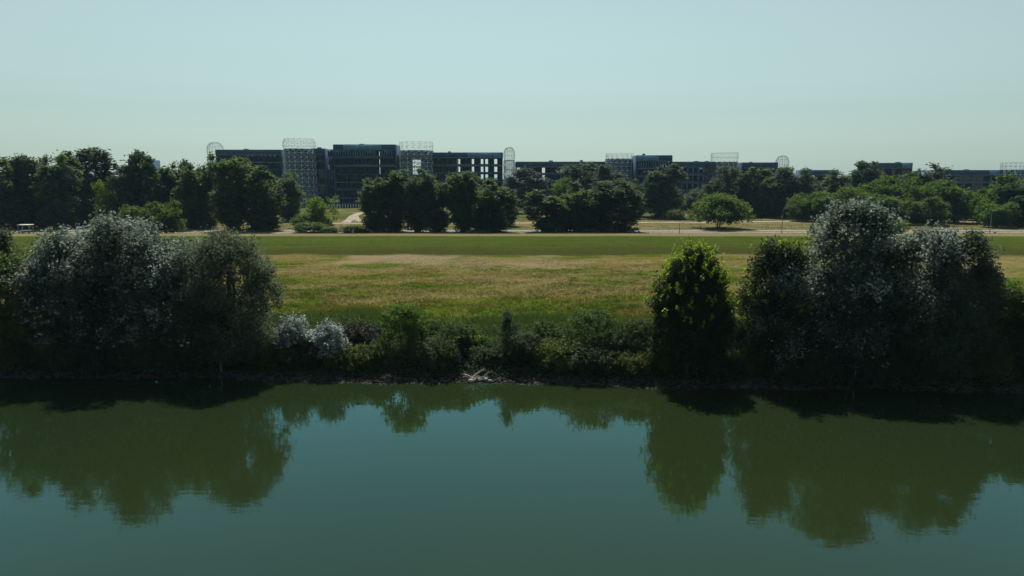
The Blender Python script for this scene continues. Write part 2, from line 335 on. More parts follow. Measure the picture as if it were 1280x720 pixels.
def crown_tree(h, wd, base, shape, nl, cl, per, L, seed, tuft=.42, up=.5, dens_in=.25, lobe=.30, lean=0., sprays=10, flat=.8, leaders=1, over=0., loose=1.):
    """a tree standing at the origin: returns crown (verts, faces, tone) and the lobe centres.  base: height of the lowest foliage"""
    rng = np.random.default_rng(seed); r = wd / 2
    u_, p_ = PROF[shape]
    ch = h - base
    u = rng.beta(1.15, 1.0, nl * 3); u = np.sort(rng.choice(u, nl, replace=False)); ph = np.arange(nl) * 2.39996 + rng.uniform(-.5, .5, nl)
    pr = np.interp(u, u_, p_)
    lr = lobe * r * rng.uniform(.65, 1.35, nl) * np.clip(pr + .25, .45, 1.0)
    dist = np.clip(pr * r - lr * .75, 0, None) * np.sqrt(rng.uniform(.35, 1.0, nl))
    C = np.stack([np.cos(ph) * dist + lean * u * r, np.sin(ph) * dist, base + u * ch], 1)
    C[:, 2] = np.clip(C[:, 2], base + lr * .5, h - lr * .8)
    if leaders > 1:                           # several stems of unequal height share the crown
        la = rng.uniform(0, 6.28) + np.arange(leaders) * 6.28 / leaders + rng.normal(0, .35, leaders); ld = r * rng.uniform(.34, .56, leaders) * loose
        lh = 1 - (1 - rng.uniform(.74, 1.0, leaders)) * loose; lh[rng.integers(leaders)] = 1.0; lw = 1 - (1 - rng.uniform(.48, .66, leaders)) * loose
        k = rng.integers(0, leaders, nl); up_ = np.clip((C[:, 2] - base) / ch * 1.5, 0.35, 1)
        C[:, 0] = C[:, 0] * lw[k] + np.cos(la[k]) * ld[k] * up_; C[:, 1] = C[:, 1] * lw[k] + np.sin(la[k]) * ld[k] * up_
        C[:, 2] = base + (C[:, 2] - base) * lh[k]; lr = lr * (1 - .14 * loose)
    # outline tufts that reach past the envelope
    su = rng.uniform(.3, 1, sprays); sp = rng.uniform(0, 6.28, sprays); spr = np.interp(su, u_, p_) * r
    S = np.stack([np.cos(sp) * spr * .95 + lean * su * r, np.sin(sp) * spr * .95, base + su * ch], 1)
    if leaders > 1:
        j = rng.integers(0, nl, sprays); a_ = rng.uniform(0, 6.28, sprays)
        S = C[j] + np.stack([np.cos(a_) * .8, np.sin(a_) * .8, rng.uniform(.3, 1.3, sprays)], 1) * lr[j][:, None]
        S[:, 2] = np.clip(S[:, 2], base + .2, h * .985)
    if over:
        C[:, 1] -= over * np.clip((C[:, 2] - base) / ch, 0, 1); S[:, 1] -= over * np.clip((S[:, 2] - base) / ch, 0, 1)
    C2 = np.concatenate([C, S]); lr2 = np.concatenate([lr, np.full(sprays, lobe * r * .38)])
    K = []; OD = []; LT = []
    for c, q in zip(C2, lr2):
        m = max(3, int(cl * (q / (lobe * r)) ** 1.6))
        d = rng.normal(size=(m, 3)); d[:, 2] += .45; d /= np.linalg.norm(d, axis=1)[:, None]
        rad = q * np.where(rng.random(m) < dens_in, rng.uniform(.1, .8, m), rng.uniform(.82, 1.12, m))
        K.append(c + d * rad[:, None] * [1, 1, flat]); OD.append(d); LT.append(np.full(m, rng.normal(0, .10)))
    K = np.concatenate(K); OD = np.concatenate(OD); LT = np.concatenate(LT)
    n = len(K); T = np.repeat(np.arange(n), per)
    ts = tuft * rng.uniform(.6, 1.4, (n, 1))
    along = OD * .7 + [0, 0, .5]; along /= np.linalg.norm(along, axis=1)[:, None]
    pos = K[T] + along[T] * rng.uniform(-1, 1.1, (len(T), 1)) * ts[T] * 1.25 + rng.normal(size=(len(T), 3)) * ts[T] * .45
    pos = pos[pos[:, 2] > .05] if True else pos
    keep = np.ones(len(pos), bool)
    V, Fq = leaf_quads(pos, L, L * .55, rng, up)
    ct = rng.normal(.45, .21, n)
    tone = np.clip((ct + LT)[T][:len(pos)] + rng.normal(0, .09, len(pos)), 0, 1)
    return V, Fq, tone, C
def limbs(h, base, C, rad, seed, nb=9, multi=1, wd=6):
    rng = np.random.default_rng(seed + 99); mb = MB()
    for k in range(multi):
        ang = rng.uniform(0, 6.28); off = 0 if multi == 1 else rad * 1.6
        p0 = np.array([math.cos(ang) * off, math.sin(ang) * off, -.3]); lean = rng.normal(0, .03 + .03 * (multi > 1), 2) * h
        s = np.linspace(0, 1, 7)
        top = np.array([lean[0], lean[1], h * rng.uniform(.84, .93)])
        P = p0 + (top - p0) * s[:, None]; P[1:-1, :2] += rng.normal(0, .012 * h, (5, 2))
        mb.tube(P, rad * np.interp(s, [0, .06, .5, 1], [1.35, 1, .6, .12]), 7)
        sel = rng.choice(len(C), min(nb, len(C)), replace=False)
        for j in sel:
            c = C[j]; zz = max(base * .7, c[2] - rng.uniform(.15, .35) * h * .6); f = np.clip((zz + .3) / (top[2] + .3), .1, .95)
            a = np.array([np.interp(f, s, P[:, i]) for i in range(3)]); mid = (a + c) / 2 + [0, 0, -.03 * h]
            mb.tube([a, mid, c], [rad * .42 * (1.1 - f), rad * .25 * (1.1 - f), rad * .08], 5)
    return mb
def make_tree(name, loc, h, wd, base, shape, mat, seed, label=None, cat='tree', group=None, nl=34, cl=34, per=20, L=.16, rad=None, multi=1, bark='bark', rz=0., sy=1.0, sun_tips=0., **kw):
    V, Fq, tone, C = crown_tree(h, wd, base, shape, nl, cl, per, L, seed, **kw)
    root = empty(name, loc, rz, label, cat, group)
    V[:, 1] *= sy
    me = mesh('crown', V, Fq, M[mat]); attr(me, 'tone', tone)
    put('crown' if cat == 'tree' else 'foliage', me, root)
    if sun_tips:                                # added yellow green leaves that paint sunlight onto the upper crown tips
        rs = np.random.default_rng(seed + 5); lim = base + (h - base) * (.62 if sun_tips > .5 else .45)
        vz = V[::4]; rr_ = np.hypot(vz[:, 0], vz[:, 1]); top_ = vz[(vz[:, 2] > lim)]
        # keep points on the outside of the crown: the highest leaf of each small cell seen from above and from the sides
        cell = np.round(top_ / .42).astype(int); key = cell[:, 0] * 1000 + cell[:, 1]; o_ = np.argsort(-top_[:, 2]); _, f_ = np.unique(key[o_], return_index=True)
        P_ = top_[o_[f_]]; P_ = P_[rs.random(len(P_)) < min(1, sun_tips * 1.5)]
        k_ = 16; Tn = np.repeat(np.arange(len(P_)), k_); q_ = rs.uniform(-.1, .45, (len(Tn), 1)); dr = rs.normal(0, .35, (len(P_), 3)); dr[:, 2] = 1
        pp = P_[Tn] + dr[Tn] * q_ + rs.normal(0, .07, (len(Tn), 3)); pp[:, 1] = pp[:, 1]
        V2, F2 = leaf_quads(pp, .11, .06, rs, .3); m2 = mesh('painted_sun_tips', V2, F2, M['fresh']); attr(m2, 'tone', np.clip(rs.normal(.5, .25, len(Tn)), 0, 1)); put('sun_tip_foliage', m2, root)
    rad = rad or .018 * h + .04
    C[:, 1] *= sy
    limbs(h, base, C, rad, seed, multi=multi, wd=wd).build('trunk' if cat == 'tree' else 'stem', M[bark], root, True)
    return root

# --- trees on the river bank: (px, top py, width px, metres behind the waterline, shape, material, base, seed, label, extra)
def bank_spot(px, t):
    x = xat(px, 62, 1)
    for _ in range(3):
        y = float(yb(x)) + t; x = xat(px, y, 1)
    return x, y
BANK_TREES = [
 (12, 314, 125, 6.0, 'mass', 'poplar', 1.0, 11, 'dark green poplar cut by the picture edge beside a thin pointed one', dict(nl=34, cl=36, per=16, L=.15)),
 (28, 290, 34, 9.5, 'column', 'willow', 1.2, 12, 'thin pointed grey green tree rising above the picture edge poplar', dict(nl=22, cl=26, per=14, L=.13)),
 (92, 283, 122, 6.5, 'mass', 'silver', .8, 13, 'silvery white poplar with a flat broad crown, outermost of the left bank clump', dict(nl=58, cl=42, per=16, L=.16)),
 (172, 272, 138, 7.5, 'mass', 'silver', .8, 14, 'tallest silver leaved poplar in the middle of the left bank clump', dict(nl=64, cl=42, per=16, L=.16)),
 (62, 356, 60, 4.0, 'mass', 'olive', .6, 15, 'small yellow green tree tucked under the left silver poplars', dict(nl=22, cl=24, per=13, L=.13)),
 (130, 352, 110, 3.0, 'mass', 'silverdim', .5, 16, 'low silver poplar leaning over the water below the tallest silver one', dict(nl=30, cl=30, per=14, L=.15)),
 (232, 300, 110, 5.5, 'mass', 'silver', .6, 17, 'rounded silver poplar between the tallest silver one and the soft willow', dict(nl=40, cl=38, per=15, L=.15)),
 (292, 293, 116, 4.6, 'mass', 'willow', .5, 18, 'soft grey green willow closing the right end of the left bank clump', dict(nl=66, cl=46, per=16, L=.12, leaders=1, lobe=.27)),
 (262, 372, 120, 2.4, 'mass', 'dark', .3, 19, 'low dark willow hanging over the water under the soft grey green willow', dict(nl=28, cl=30, per=14, L=.14)),
 (862, 321, 90, 4.6, 'egg', 'bright', .5, 20, 'lone egg shaped dark green tree with bright yellow green tips', dict(nl=76, cl=46, per=18, L=.16, lobe=.26, up=.3, sprays=26, leaders=1, over=.5)),
 (956, 303, 112, 5.2, 'mass', 'bright', .6, 21, 'bright green tree on the left flank of the right bank clump', dict(nl=44, cl=40, per=16, L=.14, lobe=.26)),
 (970, 318, 74, 4.2, 'mass', 'silver', .6, 22, 'small silver poplar standing before the bright green flank tree', dict(nl=34, cl=34, per=14, L=.14)),
 (1052, 254, 126, 6.8, 'mass', 'silver', .7, 23, 'tallest silver poplar with a domed top in the right bank clump', dict(nl=84, cl=44, per=16, L=.16, leaders=3, loose=.3, lobe=.27)),
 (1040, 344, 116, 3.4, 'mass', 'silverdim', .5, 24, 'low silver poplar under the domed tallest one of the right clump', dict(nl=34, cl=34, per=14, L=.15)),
 (1130, 284, 116, 7.0, 'mass', 'silver', .7, 25, 'blue grey poplar with two blunt tops beside the domed tallest one', dict(nl=66, cl=42, per=15, L=.15, leaders=2, loose=.35)),
 (1180, 297, 90, 6.2, 'mass', 'willow', .6, 26, 'grey green poplar before the far end of the right bank clump', dict(nl=46, cl=42, per=15, L=.15)),
 (1212, 330, 56, 5.2, 'dome', 'willow', .5, 27, 'lower grey green poplar closing the right end of the right bank clump', dict(nl=34, cl=34, per=14, L=.14)),
 (1150, 380, 150, 2.6, 'mass', 'dark', .3, 28, 'low dark tree overhanging the water under the right bank clump', dict(nl=36, cl=34, per=14, L=.14)),
 (1246, 358, 54, 8.0, 'mass', 'broad', .6, 29, 'small fresh green tree behind the end of the right bank clump', dict(nl=26, cl=30, per=14, L=.13)),
 (1284, 362, 60, 5.0, 'mass', 'dark', .5, 30, 'dark tree cut by the picture edge beyond the small fresh green one', dict(nl=30, cl=30, per=14, L=.14)),
]
for px, top, wpx, t, shape, mat, base, seed, label, kw in BANK_TREES:
    t = 1.7 + (t - 2.4) * .33
    x, y = bank_spot(px, t); z = g(x, y); dep = (y - 1) * math.cos(PITCH) + (H - 6) * math.sin(PITCH)
    kw = {**dict(leaders=4 if wpx > 100 else 3 if wpx > 64 else 1, over=.8, loose=.45, sprays=22), **kw}
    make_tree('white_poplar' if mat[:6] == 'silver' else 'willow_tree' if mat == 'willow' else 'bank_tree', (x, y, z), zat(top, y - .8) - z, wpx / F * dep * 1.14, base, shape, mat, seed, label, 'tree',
              'trees crowding the river bank', sun_tips=(.5 if seed == 20 else .12 if seed == 21 else 0), multi=3 if wpx > 100 else 2 if wpx > 80 else 1, bark='palebark' if mat[:6] == 'silver' else 'bark', sy=.85, **kw)

BUSHES = [
 (368, 399, 46, 3.2, 'dome', 'silverbright', 41, 'first silver leaved shrub beside the left bank clump'),
 (412, 407, 42, 2.8, 'dome', 'silverbright', 42, 'smaller silver leaved shrub next to a bare grey thicket'),
 (345, 430, 50, 2.6, 'mass', 'olive', 43, 'yellow green shrub low under the first silver leaved shrub'),
 (452, 412, 56, 6.0, 'mass', 'thicket', 44, 'dull grey brown thicket left of the bushy dark green tree'),
 (440, 440, 56, 2.6, 'dome', 'olive', 45, 'low olive shrub in front of the grey brown thicket'),
 (505, 386, 56, 4.8, 'mass', 'broad', 46, 'bushy dark green small tree rising above the shrub line'),
 (472, 436, 40, 3.2, 'dome', 'herb', 47, 'small fresh shrub on the left foot of the bushy dark green tree'),
 (545, 430, 56, 3.0, 'dome', 'soft', 48, 'pale grey green shrub right of the bushy dark green tree'),
 (572, 412, 50, 5.0, 'mass', 'herb', 49, 'mid green shrub behind the pale one, left of the driftwood'),
 (600, 428, 34, 4.6, 'dome', 'broad', 50, 'small dark green shrub straight behind the white driftwood'),
 (634, 395, 50, 4.6, 'spire', 'dark', 51, 'dark pointed conical shrub right of the driftwood'),
 (655, 424, 44, 3.6, 'mass', 'dark', 52, 'rounded dark shrub leaning on the pointed conical one'),
 (612, 440, 40, 3.4, 'mass', 'dark', 53, 'squat dark shrub between the driftwood and the pointed conical one'),
 (700, 432, 62, 2.8, 'dome', 'olive', 54, 'olive brown shrub sloping to the water beside the large feathery one'),
 (740, 396, 80, 4.8, 'dome', 'herb', 55, 'large feathery green shrub midway between cone and lone tree'),
 (735, 436, 70, 2.4, 'mass', 'soft', 56, 'drooping grey green shrub at the foot of the large feathery one'),
 (796, 408, 60, 5.2, 'dome', 'herb', 57, 'mid green shrub touching the left side of the lone tree'),
 (790, 448, 40, 2.2, 'dome', 'olive', 58, 'small pale olive shrub at the waterline left of the lone tree'),
 (826, 440, 46, 2.8, 'mass', 'broad', 59, 'leafy green shrub under the left skirt of the lone tree'),
 (912, 412, 46, 5.0, 'dome', 'soft', 60, 'pale grey green shrub filling the gap right of the lone tree'),
 (941, 438, 44, 2.6, 'dome', 'olive', 61, 'yellow green shrub at the waterline before the bright green tree'),
 (905, 442, 50, 2.8, 'mass', 'dark', 62, 'dark low shrub under the right skirt of the lone tree'),
 (1000, 440, 90, 2.0, 'mass', 'dark', 63, 'wide dark shrub at the waterline under the small silver poplar'),
 (1100, 436, 100, 2.0, 'mass', 'dark', 64, 'wide dark shrub at the waterline under the blue grey poplar'),
 (1215, 430, 90, 2.4, 'mass', 'poplar', 65, 'wide dull green shrub at the waterline near the right end'),
 (1268, 408, 60, 4.6, 'mass', 'poplar', 66, 'dull green shrub below the dark tree at the picture edge'),
 (30, 420, 90, 2.6, 'mass', 'poplar', 67, 'wide dull green shrub at the waterline by the left picture edge'),
 (110, 428, 90, 1.8, 'mass', 'dark', 68, 'dark overhanging shrub below the low leaning silver poplar'),
 (190, 424, 90, 2.0, 'mass', 'dark', 69, 'dark overhanging shrub below the rounded silver poplar'),
 (318, 424, 60, 3.0, 'mass', 'poplar', 70, 'dull green shrub under the right side of the soft willow'),
 (680, 410, 50, 7.0, 'mass', 'herb', 71, 'fresh green shrub at the meadow edge behind the rounded dark one'),
 (535, 408, 44, 7.0, 'mass', 'herb', 72, 'fresh green shrub at the meadow edge behind the pale grey green one'),
 (430, 404, 60, 9.0, 'mass', 'herb', 73, 'green thicket at the meadow edge behind the smaller silver shrub'),
 (385, 428, 44, 3.0, 'mass', 'dark', 74, 'dark shrub below and between the two silver leaved shrubs'),
 (770, 424, 40, 3.8, 'mass', 'dark', 75, 'narrow dark shrub in the notch right of the large feathery one'),
]
for px, top, wpx, t, shape, mat, seed, label in BUSHES:
    x, y = bank_spot(px, t); z = g(x, y); dep = y * math.cos(PITCH) + (H - 3) * math.sin(PITCH); wd = wpx / F * dep * 1.08
    make_tree('silver_shrub' if mat == 'silverbright' else 'bank_shrub', (x, y, z - .15), zat(top - 4, y) - z + .15, wd * 1.08, .05, shape, mat, seed, label, 'shrub', 'shrubs along the waterline',
              nl=int(10 + wd * 3.5), cl=22, per=12, L=.10 if shape == 'spire' else .125, rad=.06, multi=3, sy=.9, tuft=.26, lobe=.34, sprays=int(5 + wd * 2))

# ------------------------------------------------------------------ ground cover (uncountable)
def cover(name, pos, hgt, blades, wdt, mat, seed, lean=.35, tonefn=None):
    rng = np.random.default_rng(seed); n = len(pos); T = np.repeat(np.arange(n), blades)
    b = pos[T] + np.c_[rng.normal(0, wdt * 2.4, (len(T), 2)), np.zeros(len(T))]
    hh = np.repeat(hgt, blades)[:, None] * rng.uniform(.5, 1.2, (len(T), 1))
    a = rng.uniform(0, 6.28, len(T)); side = np.c_[np.cos(a), np.sin(a), np.zeros(len(T))] * (wdt * rng.uniform(.5, 1.2, (len(T), 1)))
    tip = b + np.c_[rng.normal(0, lean, (len(T), 2)) * hh, hh]
    V = np.stack([b - side, b + side, tip], 1).reshape(-1, 3)
    me = mesh(name, V, np.arange(3 * len(T)).reshape(-1, 3), mat)
    tn = rng.normal(.45, .18, n)[T] + rng.normal(0, .12, len(T))
    attr(me, 'tone', np.clip(tn, 0, 1))
    return prop(put(name, me), kind='stuff')
def vn(x, y, s, seed):        # cheap smooth value noise
    r = np.random.default_rng(seed); k = r.normal(size=(10, 2)) * s; p = r.uniform(0, 6.28, 10)
    return sum(np.sin(x * a + y * b * 1.8 + q) for (a, b), q in zip(k, p)) / 4.5
def scatter(n, x0, x1, y0, y1, seed):
    r = np.random.default_rng(seed); x = r.uniform(x0, x1, n); y = r.uniform(y0, y1, n); return x, y, r
x, y, r = scatter(150000, -72, 78, 74, 137, 5)
k = (np.abs(x) < y * .8 + 8) & (r.random(len(x)) < np.interp(y, [74, 100, 137], [1, .75, .45]) * np.clip(.75 + .5 * vn(x, y, .25, 8), .25, 1))
x, y = x[k], y[k]
hh = np.interp(y, [74, 90, 120, 137], [.42, .26, .15, .09]) * (1 + .5 * vn(x, y, .5, 9)).clip(.35, 1.8)
cover('meadow_grass', np.c_[x, y, gz(x, y) - .02], hh, 3, .055, M['grass'], 6, .8)
x, y, r = scatter(60000, -115, 115, 137, 162, 15)
cover('dike_grass', np.c_[x, y, gz(x, y) - .02], r.uniform(.04, .11, len(x)), 2, .06, M['grass'], 16, .8)
x, y, r = scatter(30000, -150, 150, 168, 260, 25)
k = (np.abs(y - 186.5) > 3.2) & (np.abs(y - 179.3) > 1.6) & (np.abs(y - 222) > 5)
x, y = x[k], y[k]
cover('roadside_grass', np.c_[x, y, gz(x, y) - .02], r.uniform(.12, .4, len(x)), 2, .10, M['grass'], 26)
# darker weed tufts and pale seed heads dotted over the meadow
rw = np.random.default_rng(41); xw = rw.uniform(-60, 66, 260); yw = 78 + 44 * rw.uniform(0, 1, 260) ** 1.3
kk = vn(xw, yw, .12, 44) > -.1; xw, yw = xw[kk], yw[kk]
nb_ = 26; T_ = np.repeat(np.arange(len(xw)), nb_); px_ = xw[T_] + rw.normal(0, .55, len(T_)); py_ = yw[T_] + rw.normal(0, .38, len(T_))
cover('meadow_weeds', np.c_[px_, py_, gz(px_, py_) - .02], np.repeat(rw.uniform(.12, .42, len(xw)) * np.interp(yw, [80, 120], [1.2, .5]), nb_), 3, .05, M['herb'], 45, .5)
# tall green herbs between the shrubs and the meadow
x = np.random.default_rng(31).uniform(-60, 62, 26000); r = np.random.default_rng(32)
y = yb(x) + 12.5 + 1.6 * vn(x, x * 0, .35, 33) + r.normal(0, 2.0, len(x))
hh = (.95 + .45 * vn(x, y, .5, 34)).clip(.4, 1.8)
cover('tall_herbs', np.c_[x, y, gz(x, y) - .05], hh, 5, .06, M['herb'], 35, .45)
# low tangle on the bank slope under the shrubs
def leafy(name, n, t0, t1, hmax, mat, seed, L=.11, x0=-56, x1=58):
    r = np.random.default_rng(seed); x = r.uniform(x0, x1, n); t = r.uniform(t0, t1, n); y = yb(x) + t
    top = hmax * (.55 + .5 * vn(x, y, .8, seed + 1)).clip(.08, 1.1) * np.clip((t - t0 + .5) / 3, .15, 1)
    z = gz(x, y) + r.random(n) ** .6 * top
    V, q = leaf_quads(np.c_[x, y, z], L, L * .6, r, .5); me = mesh(name, V, q, mat)
    attr(me, 'tone', np.clip(.46 + .22 * vn(x, y, 1.6, seed + 2) + r.normal(0, .14, n), 0, 1))
    return prop(put(name, me), kind='stuff')
leafy('bank_undergrowth', 90000, 1.0, 12.5, 1.5, M['herb'], 51)
leafy('bramble_cover', 52000, .7, 9, 1.9, M['dark'], 61)

# riprap: loose stones too many to count
def stones(name, n, seed, mat, t0=-.5, t1=1.9, smin=.08, smax=.3, x0=-62, x1=62):
    r = np.random.default_rng(seed); ico = np.array([(0, 0, 1), (.9, 0, .45), (.28, .85, .45), (-.72, .53, .45), (-.72, -.53, .45), (.28, -.85, .45), (.72, .53, -.4), (-.28, .85, -.4), (-.9, 0, -.4), (-.28, -.85, -.4), (.72, -.53, -.4)])
    f = [(0, 1, 2), (0, 2, 3), (0, 3, 4), (0, 4, 5), (0, 5, 1), (1, 6, 2), (2, 6, 7), (2, 7, 3), (3, 7, 8), (3, 8, 4), (4, 8, 9), (4, 9, 5), (5, 9, 10), (5, 10, 1), (1, 10, 6)]
    x = r.uniform(x0, x1, n); t = r.uniform(t0, t1, n); y = yb(x) + t; s = r.uniform(smin, smax, n) ** 1
    c = np.c_[x, y, np.maximum(gz(x, y), -.05) + s * .1]
    V = (ico[None] * s[:, None, None] * r.uniform(.55, 1.25, (n, 11, 1)) * np.stack([r.uniform(.8, 1.5, n), r.uniform(.8, 1.2, n), r.uniform(.5, .8, n)], 1)[:, None]) + c[:, None]
    Fq = (np.asarray(f)[None] + (np.arange(n) * 11)[:, None, None]).reshape(-1, 3)
    return prop(put(name, mesh(name, V.reshape(-1, 3), Fq, mat)), kind='stuff')
stones('riprap', 5200, 71, M['stone'], -.4, 1.3, .05, .19)
stones('pale_rubble', 150, 72, M['stone'], -.3, .9, .04, .12, -22, 40)

# ------------------------------------------------------------------ driftwood heap on the stones
bx_, by_ = bank_spot(596, .4)
dw = empty('driftwood_heap', (bx_, by_, max(g(bx_, by_), 0)), 0, 'heap of bleached white branches and stones at the waterline', 'driftwood')
rr = random.Random(4)
for k in range(11):
    a = rr.uniform(-.7, .7) + (math.pi if k % 2 else 0); ln = rr.uniform(.7, 1.5); up = rr.uniform(.05, .75)
    o0 = np.array([rr.uniform(-.9, .9), rr.uniform(-.3, .5), rr.uniform(.0, .15)])
    d = np.array([math.cos(a), math.sin(a) * .5, up]); P = [o0 + d * ln * s + [0, 0, .12 * math.sin(s * 3)] for s in (0, .35, .7, 1)]
    b = MB().tube(P, [.07, .06, .045, .02], 6)
    b.tube([P[2], P[2] + np.array([rr.uniform(-.3, .3), -.1, rr.uniform(.2, .5)])], [.03, .012], 5)
    b.build('branch', M['wood'], dw, True)
r2 = np.random.default_rng(6)
for k in range(7):
    s = r2.uniform(.12, .28); c = np.array([r2.uniform(-1.3, 1.3), r2.uniform(-.5, .1), .05])
    th = np.linspace(0, 2 * math.pi, 8)[:-1]; b = MB()
    rings = [np.c_[c[0] + np.cos(th) * s * q * r2.uniform(.85, 1.2, 7), c[1] + np.sin(th) * s * q * .8, np.full(7, c[2] + zz * s)] for q, zz in ((.8, -.4), (1.05, .05), (.75, .5), (.2, .68))]
    q = [(i * 7 + j, i * 7 + (j + 1) % 7, (i + 1) * 7 + (j + 1) % 7, (i + 1) * 7 + j) for i in range(3) for j in range(7)]
    b.add(np.concatenate(rings), q); b.build('stone', M['palestone'], dw)
# a few bare leaning stems out of the bank
for k, (px, t, ln, lx, lab) in enumerate([(775, 3.0, 3.2, -.25, 'thin pale dead stem standing in the notch left of the lone tree'), (1068, 1.2, 3.4, .1, 'bare dead branch leaning over the water under the right clump'), (276, .9, 1.2, .05, 'short pale stake standing at the waterline under the willow')]):
    x, y = bank_spot(px, t); z = g(x, y); o = empty('dead_stem', (x, y, z), 0, lab, 'dead branch')
    MB().tube([(0, 0, -.3), (lx * .3 * ln, -.1, ln * .5), (lx * ln, -.35, ln)], [.07, .05, .02], 6).build('stem', M['wood'], o, True)
    MB().tube([(lx * .3 * ln, -.1, ln * .5), (lx * .3 * ln + .4, -.3, ln * .75)], [.03, .01], 5).build('twig', M['wood'], o, True)

# ------------------------------------------------------------------ trees behind the dike
PROTO = {}
def proto(key, shape, mat, h, wd, base, seed, **kw):
    kw = {**dict(nl=44, cl=30, per=11, L=.36), **kw}; multi = kw.pop('multi', 1); bark = kw.pop('bark', 'bark')
    V, Fq, tone, C = crown_tree(h, wd, base, shape, kw.pop('nl'), kw.pop('cl'), kw.pop('per'), kw.pop('L'), seed, **kw)
    me = mesh('crown', V, Fq, M[mat]); attr(me, 'tone', tone)
    mb = limbs(h, base, C, .018 * h, seed, multi=multi); tm = mesh('trunk', np.concatenate(mb.V), np.concatenate(mb.Q), M[bark], True)
    PROTO[key] = (me, tm, h, wd)
for i in range(5):
    proto('P%d' % i, 'column', 'poplar', 22, 8.5, .3, 200 + i, tuft=.62, lobe=.34, nl=56, sprays=26, flat=1.25, leaders=3 + i % 2, multi=2)
    proto('D%d' % i, ('round', 'column')[i % 2], 'dark', 20, 11, .3, 220 + i, tuft=.62, lobe=.30, nl=62, sprays=28, flat=1.1, leaders=3 + i % 3, multi=2)
for i in range(4):
    proto('B%d' % i, 'dome', 'broad', 12, 13, .4, 240 + i, tuft=.45, lobe=.27, nl=52, cl=34, L=.25, flat=.85, sprays=26, leaders=3)
for i in range(2):
    proto('G%d' % i, 'round', 'grey', 18, 10, 1.5, 260 + i, tuft=.6, nl=50)
    proto('S%d' % i, 'mass', 'broad', 4, 6, .1, 270 + i, tuft=.4, nl=26, cl=20, L=.2, lobe=.34)
    proto('Y%d' % i, 'mass', 'olive', 4, 6, .1, 280 + i, tuft=.4, nl=26, cl=20, L=.2, lobe=.34)
proto('U0', 'umbrella', 'broad', 9.5, 14.5, 1.9, 290, tuft=.5, lobe=.24, nl=70, cl=26, L=.26, multi=2, flat=.65)
proto('V0', 'dome', 'lively', 12, 13, .3, 297, tuft=.5, lobe=.28, nl=44, cl=30, L=.25, leaders=3)
proto('T0', 'round', 'dark', 20, 7, 2, 295, tuft=.5, nl=32, cl=20, per=10, lobe=.34, sprays=22)
